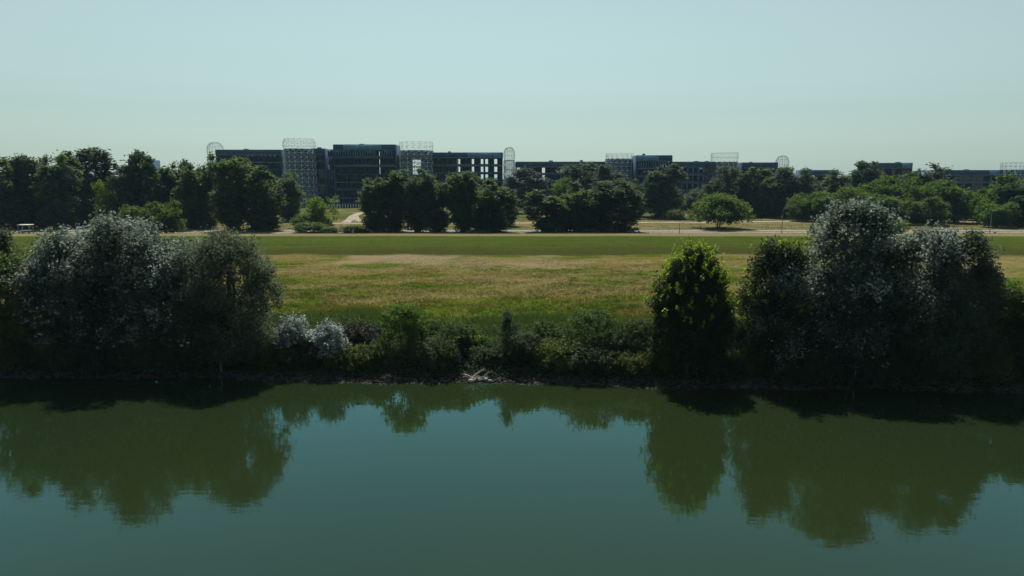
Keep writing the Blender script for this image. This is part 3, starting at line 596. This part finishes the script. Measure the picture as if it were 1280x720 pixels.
# (px, top py, width px, distance, proto, label)
BACK = [
 (-8, 194, 62, 206, 'D0', 'dark tall tree cut by the left picture edge beyond the dike'),
 (22, 197, 50, 198, 'P0', 'dark poplar next to the tree at the left picture edge'),
 (52, 191, 46, 202, 'D1', 'round topped dark tree above the small picnic shelter'),
 (78, 190, 44, 196, 'P1', 'grey green poplar right of the picnic shelter'),
 (100, 188, 42, 204, 'P2', 'tall poplar with a blunt top before the airy crowned tree'),
 (124, 182, 46, 212, 'T0', 'airy crowned tree with sky showing through its top'),
 (136, 220, 26, 192, 'V0', 'yellow touched lower poplar between airy tree and thin top tree'),
 (158, 205, 36, 196, 'D2', 'dark poplar before the low grey roof'),
 (180, 185, 26, 200, 'T0', 'thin topped tree rising over the low grey roof'),
 (201, 193, 36, 200, 'P4', 'blunt dark poplar right of the low grey roof'),
 (226, 198, 40, 206, 'D3', 'broad dark tree behind the olive bush tree'),
 (244, 200, 34, 196, 'P1', 'dense poplar left of the narrow poplar before the first wing'),
 (262, 190, 28, 200, 'P0', 'narrow tall poplar under the leftmost lattice crown'),
 (291, 196, 46, 186.5, 'P3', 'full poplar before the left end of the first wing'),
 (333, 206, 50, 187, 'P2', 'wide poplar before the right end of the first wing'),
 (318, 215, 30, 196, 'P4', 'poplar squeezed between the full and the wide poplar'),
 (362, 213, 28, 230, 'P1', 'small poplar against the first lattice tower'),
 (208, 250, 46, 176, 'B0', 'olive green bush tree before the broad dark tree'),
 (174, 255, 40, 177, 'B1', 'low bush tree partly hidden by the silver poplars'),
 (404, 243, 38, 196, 'V0', 'bright green bush tree before the balustrade gap'),
 (386, 264, 34, 200, 'S0', 'light green bush left of the bright green bush tree'),
 (388, 277, 34, 180, 'S1', 'dark low bush at the road left of the bright bush tree'),
 (412, 283, 20, 178, 'Y0', 'small pale bush under the bright green bush tree'),
 (440, 281, 26, 178, 'Y1', 'yellowish bush at the roadside below the dirt track'),
 (452, 285, 16, 176.5, 'S1', 'tiny dark bush at the roadside left of the poplar row'),
 (470, 219, 34, 182, 'P1', 'left end poplar of the row before the tallest wing'),
 (494, 211, 40, 184, 'P2', 'second poplar of the row before the tallest wing'),
 (522, 212, 40, 182, 'D4', 'round headed tree of the row below the second lattice tower'),
 (546, 216, 36, 184, 'P4', 'poplar of the row with a bright patch low on its crown'),
 (536, 208, 30, 200, 'P0', 'poplar showing its tip behind the row at the second tower'),
 (580, 214, 38, 183, 'P3', 'poplar of the row before the wing with open bays'),
 (600, 228, 30, 190, 'P1', 'lower poplar filling the gap before the open bays'),
 (618, 222, 44, 182, 'P0', 'right end poplar of the row before the open scaffold tower'),
 (634, 250, 30, 205, 'P4', 'small poplar behind the right end of the row'),
 (657, 207, 46, 290, 'G0', 'greyish tree before the low roofed wing'),
 (700, 219, 32, 262, 'B3', 'green tree right of the greyish tree'),
 (728, 201, 62, 300, 'D0', 'wide dark tree covering the long low wing'),
 (762, 205, 44, 280, 'D2', 'dark tree below the collapsed lattice crown'),
 (683, 236, 46, 182, 'P4', 'fresh green poplar left in the group by the road gap'),
 (706, 241, 30, 186, 'P1', 'slim poplar between fresh green and dark ones by the road gap'),
 (728, 226, 44, 184, 'P0', 'dark poplar second from the right end by the road gap'),
 (772, 222, 58, 183, 'D1', 'largest dark tree at the right end by the road gap'),
 (748, 240, 34, 190, 'P3', 'poplar between the last two dark ones by the road gap'),
 (800, 224, 34, 262, 'D4', 'dark tree behind the largest one by the road gap'),
 (828, 203, 50, 252, 'D3', 'tall dark tree before the blue roofed wing'),
 (842, 262, 24, 240, 'Y0', 'dry olive bush at the foot of the tall dark tree'),
 (852, 243, 24, 300, 'Y1', 'olive bush before the open framed wing'),
 (874, 232, 40, 285, 'D4', 'mid height tree behind the lone spreading tree'),
 (894, 222, 40, 275, 'D2', 'dull tree above the lone spreading tree'),
 (915, 204, 46, 262, 'D0', 'tall blue green tree under the box shaped lattice crown'),
 (949, 208, 38, 256, 'P2', 'blue green poplar right of the box shaped lattice crown'),
 (968, 226, 30, 250, 'P3', 'lower poplar before the gap with a white streak'),
 (990, 206, 44, 252, 'D1', 'tall dark tree under the faint round lattice crown'),
 (1012, 222, 36, 262, 'D3', 'dark tree left of the small see-through gap'),
 (1046, 210, 36, 285, 'P1', 'poplar right of the small see-through gap'),
 (1074, 200, 42, 275, 'D2', 'tall dark tree with two knobs before the brick patched wing'),
 (1150, 204, 50, 270, 'D4', 'rounded tree between the last two wings'),
 (898, 241, 68, 196, 'U0', 'lone spreading tree on the lawn beside the road'),
 (1004, 240, 44, 232, 'B0', 'low green tree at the left end of the right grove'),
 (1036, 236, 56, 226, 'B1', 'rounded green tree left in the right grove'),
 (1070, 231, 54, 216, 'B3', 'green tree with pale flecks in the right grove'),
 (1095, 216, 56, 238, 'B2', 'bright topped tree behind in the right grove'),
 (1128, 219, 54, 234, 'B0', 'bright topped tree in the middle of the right grove'),
 (1118, 243, 56, 214, 'B1', 'dark tree front and middle of the right grove'),
 (1160, 222, 56, 228, 'B3', 'green tree below the last wing in the right grove'),
 (1158, 244, 56, 212, 'B2', 'dark tree front and right of centre in the right grove'),
 (1192, 228, 54, 224, 'B1', 'olive topped tree at the right end of the right grove'),
 (1104, 272, 46, 178, 'S0', 'fresh green bush behind the domed silver poplar'),
 (1218, 233, 36, 236, 'B2', 'pale green tree at the edge of the last grove'),
 (1236, 236, 44, 218, 'B3', 'rounded green tree next to the last lamp post'),
 (1246, 252, 44, 200, 'B1', 'low green tree before the rounded one in the last grove'),
 (1266, 215, 60, 212, 'B2', 'highest green tree at the right picture edge'),
 (1284, 222, 60, 205, 'D4', 'dark tree cut by the right picture edge'),
 (1232, 246, 26, 214, 'S1', 'small bush tree in the last grove beside the lamp post'),
]
rt = random.Random(8); TOPZ = {}
for px, top, wpx, d, key, label in BACK:
    me, tm, h0, w0 = PROTO[key]
    x = xat(px, d); z = g(x, d); h = zat(top, d) - z; dep = d * math.cos(PITCH) + (H - 10) * math.sin(PITCH); wd = wpx / F * dep * 1.22
    bush = key[0] in 'SY'
    nm = {'P': 'poplar_tree', 'D': 'woodland_tree', 'B': 'broadleaf_tree', 'V': 'broadleaf_tree', 'G': 'grey_tree', 'S': 'bush', 'Y': 'bush', 'U': 'spreading_tree', 'T': 'airy_tree'}[key[0]]
    o = empty(nm, (x, d, z), rt.uniform(0, 6.28), label, 'bush' if bush else 'tree', 'bushes behind the dike' if bush else 'trees behind the dike')
    ov = max(me.vertices[k].co.z for k in range(0, len(me.vertices), 7)) if me.name not in TOPZ else TOPZ[me.name]; TOPZ[me.name] = ov
    o.scale = (wd / w0, wd / w0, h / ov)
    put('foliage' if bush else 'crown', me, o); put('stem' if bush else 'trunk', tm, o)

# far wood closing the horizon behind the complex
r = np.random.default_rng(77)
nc = 9000; a = r.uniform(-1.1, 1.1, nc); dd = r.uniform(620, 860, nc); x = np.tan(a) * dd; y = dd
hh = (11 + 4 * vn(x * .05, y * 0, .9, 78) + 2.5 * vn(x * .3, y * 0, .8, 79)).clip(4, 19)
zc = 4.2 + hh * r.random(nc) ** .55
T = np.repeat(np.arange(nc), 14); pos = np.c_[x, y, zc][T] + r.normal(size=(len(T), 3)) * [2.6, 2.6, 1.3]
V, q = leaf_quads(pos, 1.1, .8, r); me = mesh('far_wood', V, q, M['dark']); attr(me, 'tone', np.clip(r.normal(.45, .2, nc)[T], 0, 1))
prop(put('far_wood', me), kind='stuff')

# ------------------------------------------------------------------ the unfinished complex
ST = 4.08                                     # storey height
def wing(label, px0, px1, d, top, skew=0., openings=(), bays=None, deep=14., cap='concrete', sheet=None, frame=False, endwall=(1, 1), n=None, mullion=False, panels=(), name='unfinished_building'):
    """openings: (bay, storey counted from the top) seen right through; panels: bays closed with concrete at the front"""
    x0, x1 = xat(px0, d, 20), xat(px1, d, 20); W = x1 - x0; z0 = g((x0 + x1) / 2, d); Ht = zat(top, d) - z0
    root = empty(name, ((x0 + x1) / 2, d, z0), skew, label, 'building', 'wings of the unfinished concrete complex')
    w = W / 2; bays = bays or max(2, round(W / 6.2)); par = 2.6
    n = n or max(3, int((Ht - par) / ST)); bx = np.linspace(-w, w, bays + 1); first = Ht - par - n * ST
    lev = [first + ST * i for i in range(n + 1)]
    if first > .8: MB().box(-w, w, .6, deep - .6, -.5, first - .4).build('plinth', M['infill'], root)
    for i, z in enumerate(lev):
        if i == n: continue
        MB().box(-w, w, 0, deep, z - .42, z).build('floor_slab', M['slab' if (i % 2 or frame) else 'dirtyslab'], root)
    MB().box(-w, w, 0, deep, lev[n] - .42, lev[n]).build('roof_slab', M['slab'], root)
    b = MB(); b.box(-w - .15, w + .15, -.15, .25, lev[n] + .003, Ht); b.box(-w - .15, w + .15, deep - .25, deep + .15, lev[n] + .003, Ht)
    b.box(-w - .15, -w + .25, .253, deep - .253, lev[n] + .003, Ht); b.box(w - .25, w + .15, .253, deep - .253, lev[n] + .003, Ht); b.build('parapet', M[cap], root)
    cw = .3 if not frame else .34
    for j, xx in enumerate(bx):
        xx = min(max(xx, -w + cw), w - cw)
        for yy in (.5 if frame else 1.7, deep - .5):
            c = MB(); c.box(xx - cw, xx + cw, yy - .3, yy + .3, -.5, lev[0] - .423)
            for i in range(n): c.box(xx - cw, xx + cw, yy - .3, yy + .3, lev[i] + .003, lev[i + 1] - .423)
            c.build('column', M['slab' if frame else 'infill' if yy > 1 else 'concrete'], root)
    # inner partition and rear walls, left out where one sees through
    op = {(a, b_) for a, b_ in openings}
    rl = random.Random(int(px0))
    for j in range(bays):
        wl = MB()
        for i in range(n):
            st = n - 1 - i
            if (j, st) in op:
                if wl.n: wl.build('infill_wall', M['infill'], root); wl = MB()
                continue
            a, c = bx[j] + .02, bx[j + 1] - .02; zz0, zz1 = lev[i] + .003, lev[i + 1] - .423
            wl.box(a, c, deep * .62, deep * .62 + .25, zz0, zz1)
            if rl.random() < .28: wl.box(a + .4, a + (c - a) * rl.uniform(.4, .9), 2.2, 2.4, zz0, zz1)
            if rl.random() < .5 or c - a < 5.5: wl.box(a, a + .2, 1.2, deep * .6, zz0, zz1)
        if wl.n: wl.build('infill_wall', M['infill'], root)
    for (j, st) in panels:
        i = n - 1 - st
        if i < 0: continue
        MB().box(bx[j] + .35, bx[j + 1] - .35, .35, .6, lev[i] + .003, lev[i + 1] - .423).build('facade_panel', M['brick'], root)
    for s, f in ((-1, endwall[0]), (1, endwall[1])):
        if f:
            a = s * (w + .153); c = MB()
            c.box(min(a, a + s * .25), max(a, a + s * .25), .2 if f == 1 else 3.2, deep - .2, -.5, Ht - .3); c.build('end_wall', M['concrete'], root)
    for i in range(n):                        # upstands along the slab edges
        if rl.random() < .75:
            MB().box(-w + .7, w - .7, .06, .2, lev[i] + .003, lev[i] + .75).build('upstand', M['dirtyslab'], root)
    if mullion:
        c = MB(); zz0, zz1 = lev[n - 1] + .8, lev[n] - .43
        for xx in np.arange(-w + .9, w - .8, 1.25):
            if not any(bx[j] < xx < bx[j + 1] for (j, st) in op if st == 0): c.box(xx - .2, xx + .2, .05, .3, zz0, zz1)
        c.build('mullion_screen', M['bluesheet'], root)
    if sheet:
        a, c = -w + W * sheet[0], -w + W * sheet[1]
        MB().box(a, c, -.32, -.153, lev[n] - .3, Ht - .25).build('blue_sheeting', M['bluesheet'], root)
    # roof clutter
    for k in range(max(1, int(W / 22))):
        xx = rl.uniform(-w + 2, w - 2); s = rl.uniform(.5, 1.2)
        MB().box(xx - s, xx + s, 4, 6, lev[n] + .003, Ht + rl.uniform(.4, 1.0)).build('roof_stub', M['dirtyslab'], root)
    return root

def tower(label, px0, px1, d, top, crown_top, shape='cylinder', core=True, holes=(), tilt=0., cr=(None, None), name='lattice_tower'):
    x0, x1 = xat(px0, d, 20), xat(px1, d, 20); cx = (x0 + x1) / 2; R_ = (x1 - x0) / 2; z0 = g(cx, d); Ht = zat(top, d) - z0; Hc = zat(crown_top, d) - z0
    root = empty(name, (cx, d + R_, z0), 0, label, 'tower', 'steel lattice stair towers')
    ns = 16; th = np.arange(ns) / ns * 2 * math.pi
    def P(i, r, z): return (math.cos(th[i % ns] + tilt) * r, math.sin(th[i % ns] + tilt) * r, z)
    lv = max(3, int(Ht / ST)); zs = [k * Ht / lv for k in range(lv + 1)]
    if core:
        c = MB()
        for k in range(lv):
            for i in range(ns):
                if (i, lv - 1 - k) in holes: continue
                r1, r0 = R_ * .90, R_ * .86
                v = [P(i, r, z) for z in (zs[k] + .02, zs[k + 1] - .3) for r in (r0, r1)] + [P(i + 1, r, z) for z in (zs[k] + .02, zs[k + 1] - .3) for r in (r0, r1)]
                c.add(v, [(0, 1, 3, 2), (4, 6, 7, 5), (1, 5, 7, 3), (0, 2, 6, 4), (2, 3, 7, 6), (0, 4, 5, 1)])
        c.build('stair_core', M['concrete'], root)
    for k in range(1, lv + 1):
        ring = MB(); v = [P(i, R_ * .91, zs[k] + dz) for dz in (-.28, 0) for i in range(ns)] + [(0, 0, zs[k] - .28), (0, 0, zs[k])]
        q = [(i, (i + 1) % ns, ns + (i + 1) % ns, ns + i) for i in range(ns)]
        ring.V.append(np.asarray(v)); ring.n = len(v); ring.Q.append(np.asarray(q, np.int32))
        tri = np.asarray([(ns + i, ns + (i + 1) % ns, 2 * ns + 1) for i in range(ns)] + [((i + 1) % ns, i, 2 * ns) for i in range(ns)])
        put('landing', mesh('landing', ring.V[0], [ring.Q[0], tri], M['slab']), root)
    lat = MB(); half = []
    for k in range(lv):
        a, m, b_ = zs[k], (zs[k] + zs[k + 1]) / 2, zs[k + 1]
        for i in range(ns):
            lat.tube([P(i, R_ * .93, a), P(i + .5 if False else i, R_, m), P(i, R_ * .93, b_)], .13, 4)
            lat.tube([P(i, R_, m), P(i + 1, R_ * .93, b_)], .09, 4); lat.tube([P(i, R_, m), P(i + 1, R_ * .93, a)], .09, 4)
            lat.tube([P(i, R_, m), P(i + 1, R_, m)], .11, 4); lat.tube([P(i, R_, a), P(i + 1, R_, m)], .07, 4); lat.tube([P(i + 1, R_, a), P(i, R_, m)], .07, 4); lat.tube([P(i, R_ * .93, a), P(i + 1, R_ * .93, a)], .08, 4)
    lat.build('steel_lattice', M['steel'], root)
    # open wire crown
    cb, ch = Ht, Hc - Ht; cm = MB(); ra = R_ * .98
    if shape == 'dome': prof = [(ra * .9, 0), (ra * 1.02, .35), (ra * .95, .7), (ra * .62, .93), (ra * .25, 1.0)]
    elif shape == 'box': prof = [(ra * .92, 0), (ra * .95, .5), (ra * .93, 1.0)]
    else: prof = [(ra * .95, 0), (ra * 1.0, .3), (ra * 1.0, .65), (ra * .88, 1.0)]
    tr = .055
    for k, (r, u) in enumerate(prof):
        for i in range(ns): cm.tube([P(i, r, cb + u * ch), P(i + 1, r, cb + u * ch)], tr, 4)
        if k:
            r0, u0 = prof[k - 1]
            for i in range(ns):
                cm.tube([P(i, r0, cb + u0 * ch), P(i, r, cb + u * ch)], tr, 4)
                cm.tube([P(i, r0, cb + u0 * ch), P(i + 1, r, cb + u * ch)], tr * .7, 4)
    cm.build('wire_crown', M['thinsteel'], root)
    return root

D = 356
tower('wire basket tower half hidden behind the narrow tall poplar', 257, 277, 392, 196, 177, 'dome', core=False)
wing('first concrete wing with two lit slots near its left end', 272, 352, 384, 187, openings=[(1, 0), (1, 1), (4, 0), (1, 2)], bays=14, deep=14)
tower('broadest silver lattice tower with a tall wire crown', 349, 390, 352, 185.5, 172.5, 'cylinder')
wing('narrow solid concrete block joined to the broad silver tower', 390, 406, 360, 185.5, bays=2, openings=[], panels=[(0, 3), (0, 4), (1, 4), (0, 5), (1, 2)], n=7)
wing('angled link with sky showing through stacked openings', 405, 419, 366, 188.5, skew=-.10, bays=2, openings=[(1, 0), (1, 1), (1, 2), (1, 3)], endwall=(1, 0), n=7)
wing('tallest concrete wing with banded open floors beside a gravel track', 418.5, 494.5, D, 180.5, openings=[(11, 0), (11, 1), (11, 2)], bays=16, cap='concrete', sheet=(.16, .78), mullion=True, n=7)
tower('silver lattice tower right of the tallest wing', 495, 541, 356, 187.5, 176.5, 'box', holes=[(i, s) for i in (3, 4, 11, 12) for s in (1, 2)][:8])
wing('concrete wing with rows of open bays next to the scaffold tower', 541, 628, 362, 190.5, openings=[(j, s) for j, ss in ((5, (0, 1, 2)), (8, (0, 1)), (10, (0, 1, 2)), (11, (0, 1, 2)), (13, (0, 1, 2))) for s in ss], bays=15, cap='dirtyslab', sheet=(.5, .98), n=6, endwall=(1, 0))
tower('slim open scaffold tower at the end of the open bayed wing', 629.5, 643.5, 356, 200, 183.5, 'dome', core=False)
wing('long low wing behind the greyish tree', 645, 760, 372, 202, openings=[(0, 0), (5, 0), (5, 1), (9, 0), (10, 0)], bays=18, cap='dirtyslab', n=5)
tower('lattice tower with a collapsed flat crown', 758, 796, 364, 198, 191.5, 'box')
wing('short wing with a blue sheeted roof edge', 796, 839, 356, 194, bays=6, cap='concrete', sheet=(.0, .62), mullion=True, n=6)
wing('wing of pale open frames behind the lone spreading tree', 839, 880, 358, 202, bays=6, frame=True, openings=[(0, 0)], n=6)
wing('plain grey block beside the box shaped lattice crown', 880, 893, 362, 202, bays=2, n=5, panels=[(0, 0), (0, 1), (1, 0), (1, 1), (1, 2)])
tower('lattice tower with a box shaped wire crown', 892, 928, 360, 202, 190.5, 'box')
wing('dark wing with a tall lit slot right of the box crown tower', 928, 971, 368, 203, bays=7, openings=[(5, 0), (5, 1), (5, 2), (5, 3)], cap='dirtyslab', n=5)
tower('faint round wire basket tower above the trees', 972, 988, 366, 211, 194, 'dome', core=False)
wing('low dark wing with one see-through bay behind the trees', 1008, 1046, 385, 212.5, bays=6, openings=[(2, 0), (2, 1)], cap='dirtyslab', n=4)
wing('brick patched wing left of the rounded tree', 1088, 1139, 372, 203.5, bays=8, panels=[(1, 0), (2, 0), (4, 0), (6, 0), (2, 1), (5, 1)], n=5, sheet=(.75, .98))
wing('last long wing with rounded shadowed bays', 1174, 1262, 372, 212.5, bays=8, n=4, frame=True, sheet=(.7, .86), panels=[(2, 0), (3, 0), (4, 0), (4, 1), (7, 0)])
tower('pale lattice tower at the right picture edge', 1261, 1290, 366, 212, 203, 'box')
wing('low grey roofed building behind the thin topped tree', 162, 182, 330, 199.5, bays=5, n=6, name='grey_building')

# ------------------------------------------------------------------ balustrade, lamps, shelter
dB = 341; xa, xb = xat(410, dB), xat(470, dB)
bal = empty('balustrade', (xa, dB, g(xa, dB)), 0, 'low balustrade of white posts before the tallest wing', 'balustrade')
Lb = xb - xa
MB().box(0, Lb, 0, .5, 1.9, 2.35).build('rail', M['dirtyslab'], bal)
MB().box(0, Lb, .6, 1.1, -.4, 1.6).build('rear_kerb', M['infill'], bal)
for i in range(18):
    xx = .5 + i * (Lb - 1) / 17
    MB().box(xx - .17, xx + .17, .1, .4, -.3, 1.897).build('post', M['whitepost'], bal)
def lamp(px, pyb, pyt, d, label):
    x = xat(px, d); z = g(x, d); h = zat(pyt, d) - z
    o = empty('street_lamp', (x, d, z), 0, label, 'street lamp', 'thin lamp posts behind the dike')
    MB().tube([(0, 0, -.2), (0, 0, h * .5), (0, 0, h)], [.11, .085, .06], 8).build('pole', M['greymetal'], o, True)
    MB().tube([(0, 0, h - .05), (.35, -.25, h + .18), (.75, -.55, h + .22)], [.05, .04, .035], 6).build('arm', M['greymetal'], o, True)
    MB().box(.6, 1.15, -.78, -.5, h + .12, h + .26).build('lamp_head', M['greymetal'], o)
lamp(849, 295, 279, 176, 'short lamp post in front of the road left of the spreading tree')
lamp(977, 292, 260, 178, 'tall lamp post in front of the road right of the spreading tree')
lamp(1108, 272, 255, 206, 'lamp post standing before the dark middle of the right grove')
lamp(1237, 290, 264, 178, 'lamp post before the last grove at the right')
ds = 176.5; x = xat(33, ds)
sh = empty('picnic_shelter', (x, ds, g(x, ds)), .1, 'small pale open shelter with table under the dark trees', 'shelter')
MB().box(-1.5, 1.5, -1, 1, 2.3, 2.45).build('roof', M['whitepost'], sh)
for sx in (-1.3, 1.3):
    for sy in (-.8, .8): MB().box(sx - .06, sx + .06, sy - .06, sy + .06, -.2, 2.297).build('post', M['greymetal'], sh)
MB().box(-1.2, 1.0, -.5, .4, .85, .95).build('table_top', M['whitepost'], sh)
MB().box(-.9, -.75, -.3, .2, -.1, .847).box(.6, .75, -.3, .2, -.1, .847).build('table_leg', M['greymetal'], sh)
MB().box(-1.2, 1.0, -1.05, -.75, .4, .47).build('bench', M['whitepost'], sh)

# ------------------------------------------------------------------ summer haze
hm = bpy.data.materials.new('haze_air'); t, n, l = nt(hm); n.remove(n['Principled BSDF'])
pv = n.new('ShaderNodeVolumePrincipled'); pv.inputs['Color'].default_value = (.45, .75, 1.0, 1); pv.inputs['Density'].default_value = .00007; pv.inputs['Anisotropy'].default_value = .2
l.new(pv.outputs[0], n['Material Output'].inputs['Volume'])
prop(MB().box(-7000, 7000, -7000, 10000, -4.5, 48).build('haze', hm), kind='stuff')

xb_ = xat(419, 347); blk = empty('site_cabin', (xb_, 347, g(xb_, 347)), 0, 'small pale site cabin at the left end of the balustrade', 'cabin')
MB().box(-2.6, 1.9, 0, 2.4, 2.5, 4.0).build('wall', M['whitepost'], blk); MB().box(-2.8, 2.1, -.2, 2.6, 4.003, 4.2).build('roof', M['greymetal'], blk)
MB().box(-2.5, 1.8, .1, 2.3, -.3, 2.497).build('base', M['dirtyslab'], blk)
MB().box(-1.6, -.6, -.05, -.003, 2.9, 3.6).build('window', M['darkmetal'], blk)
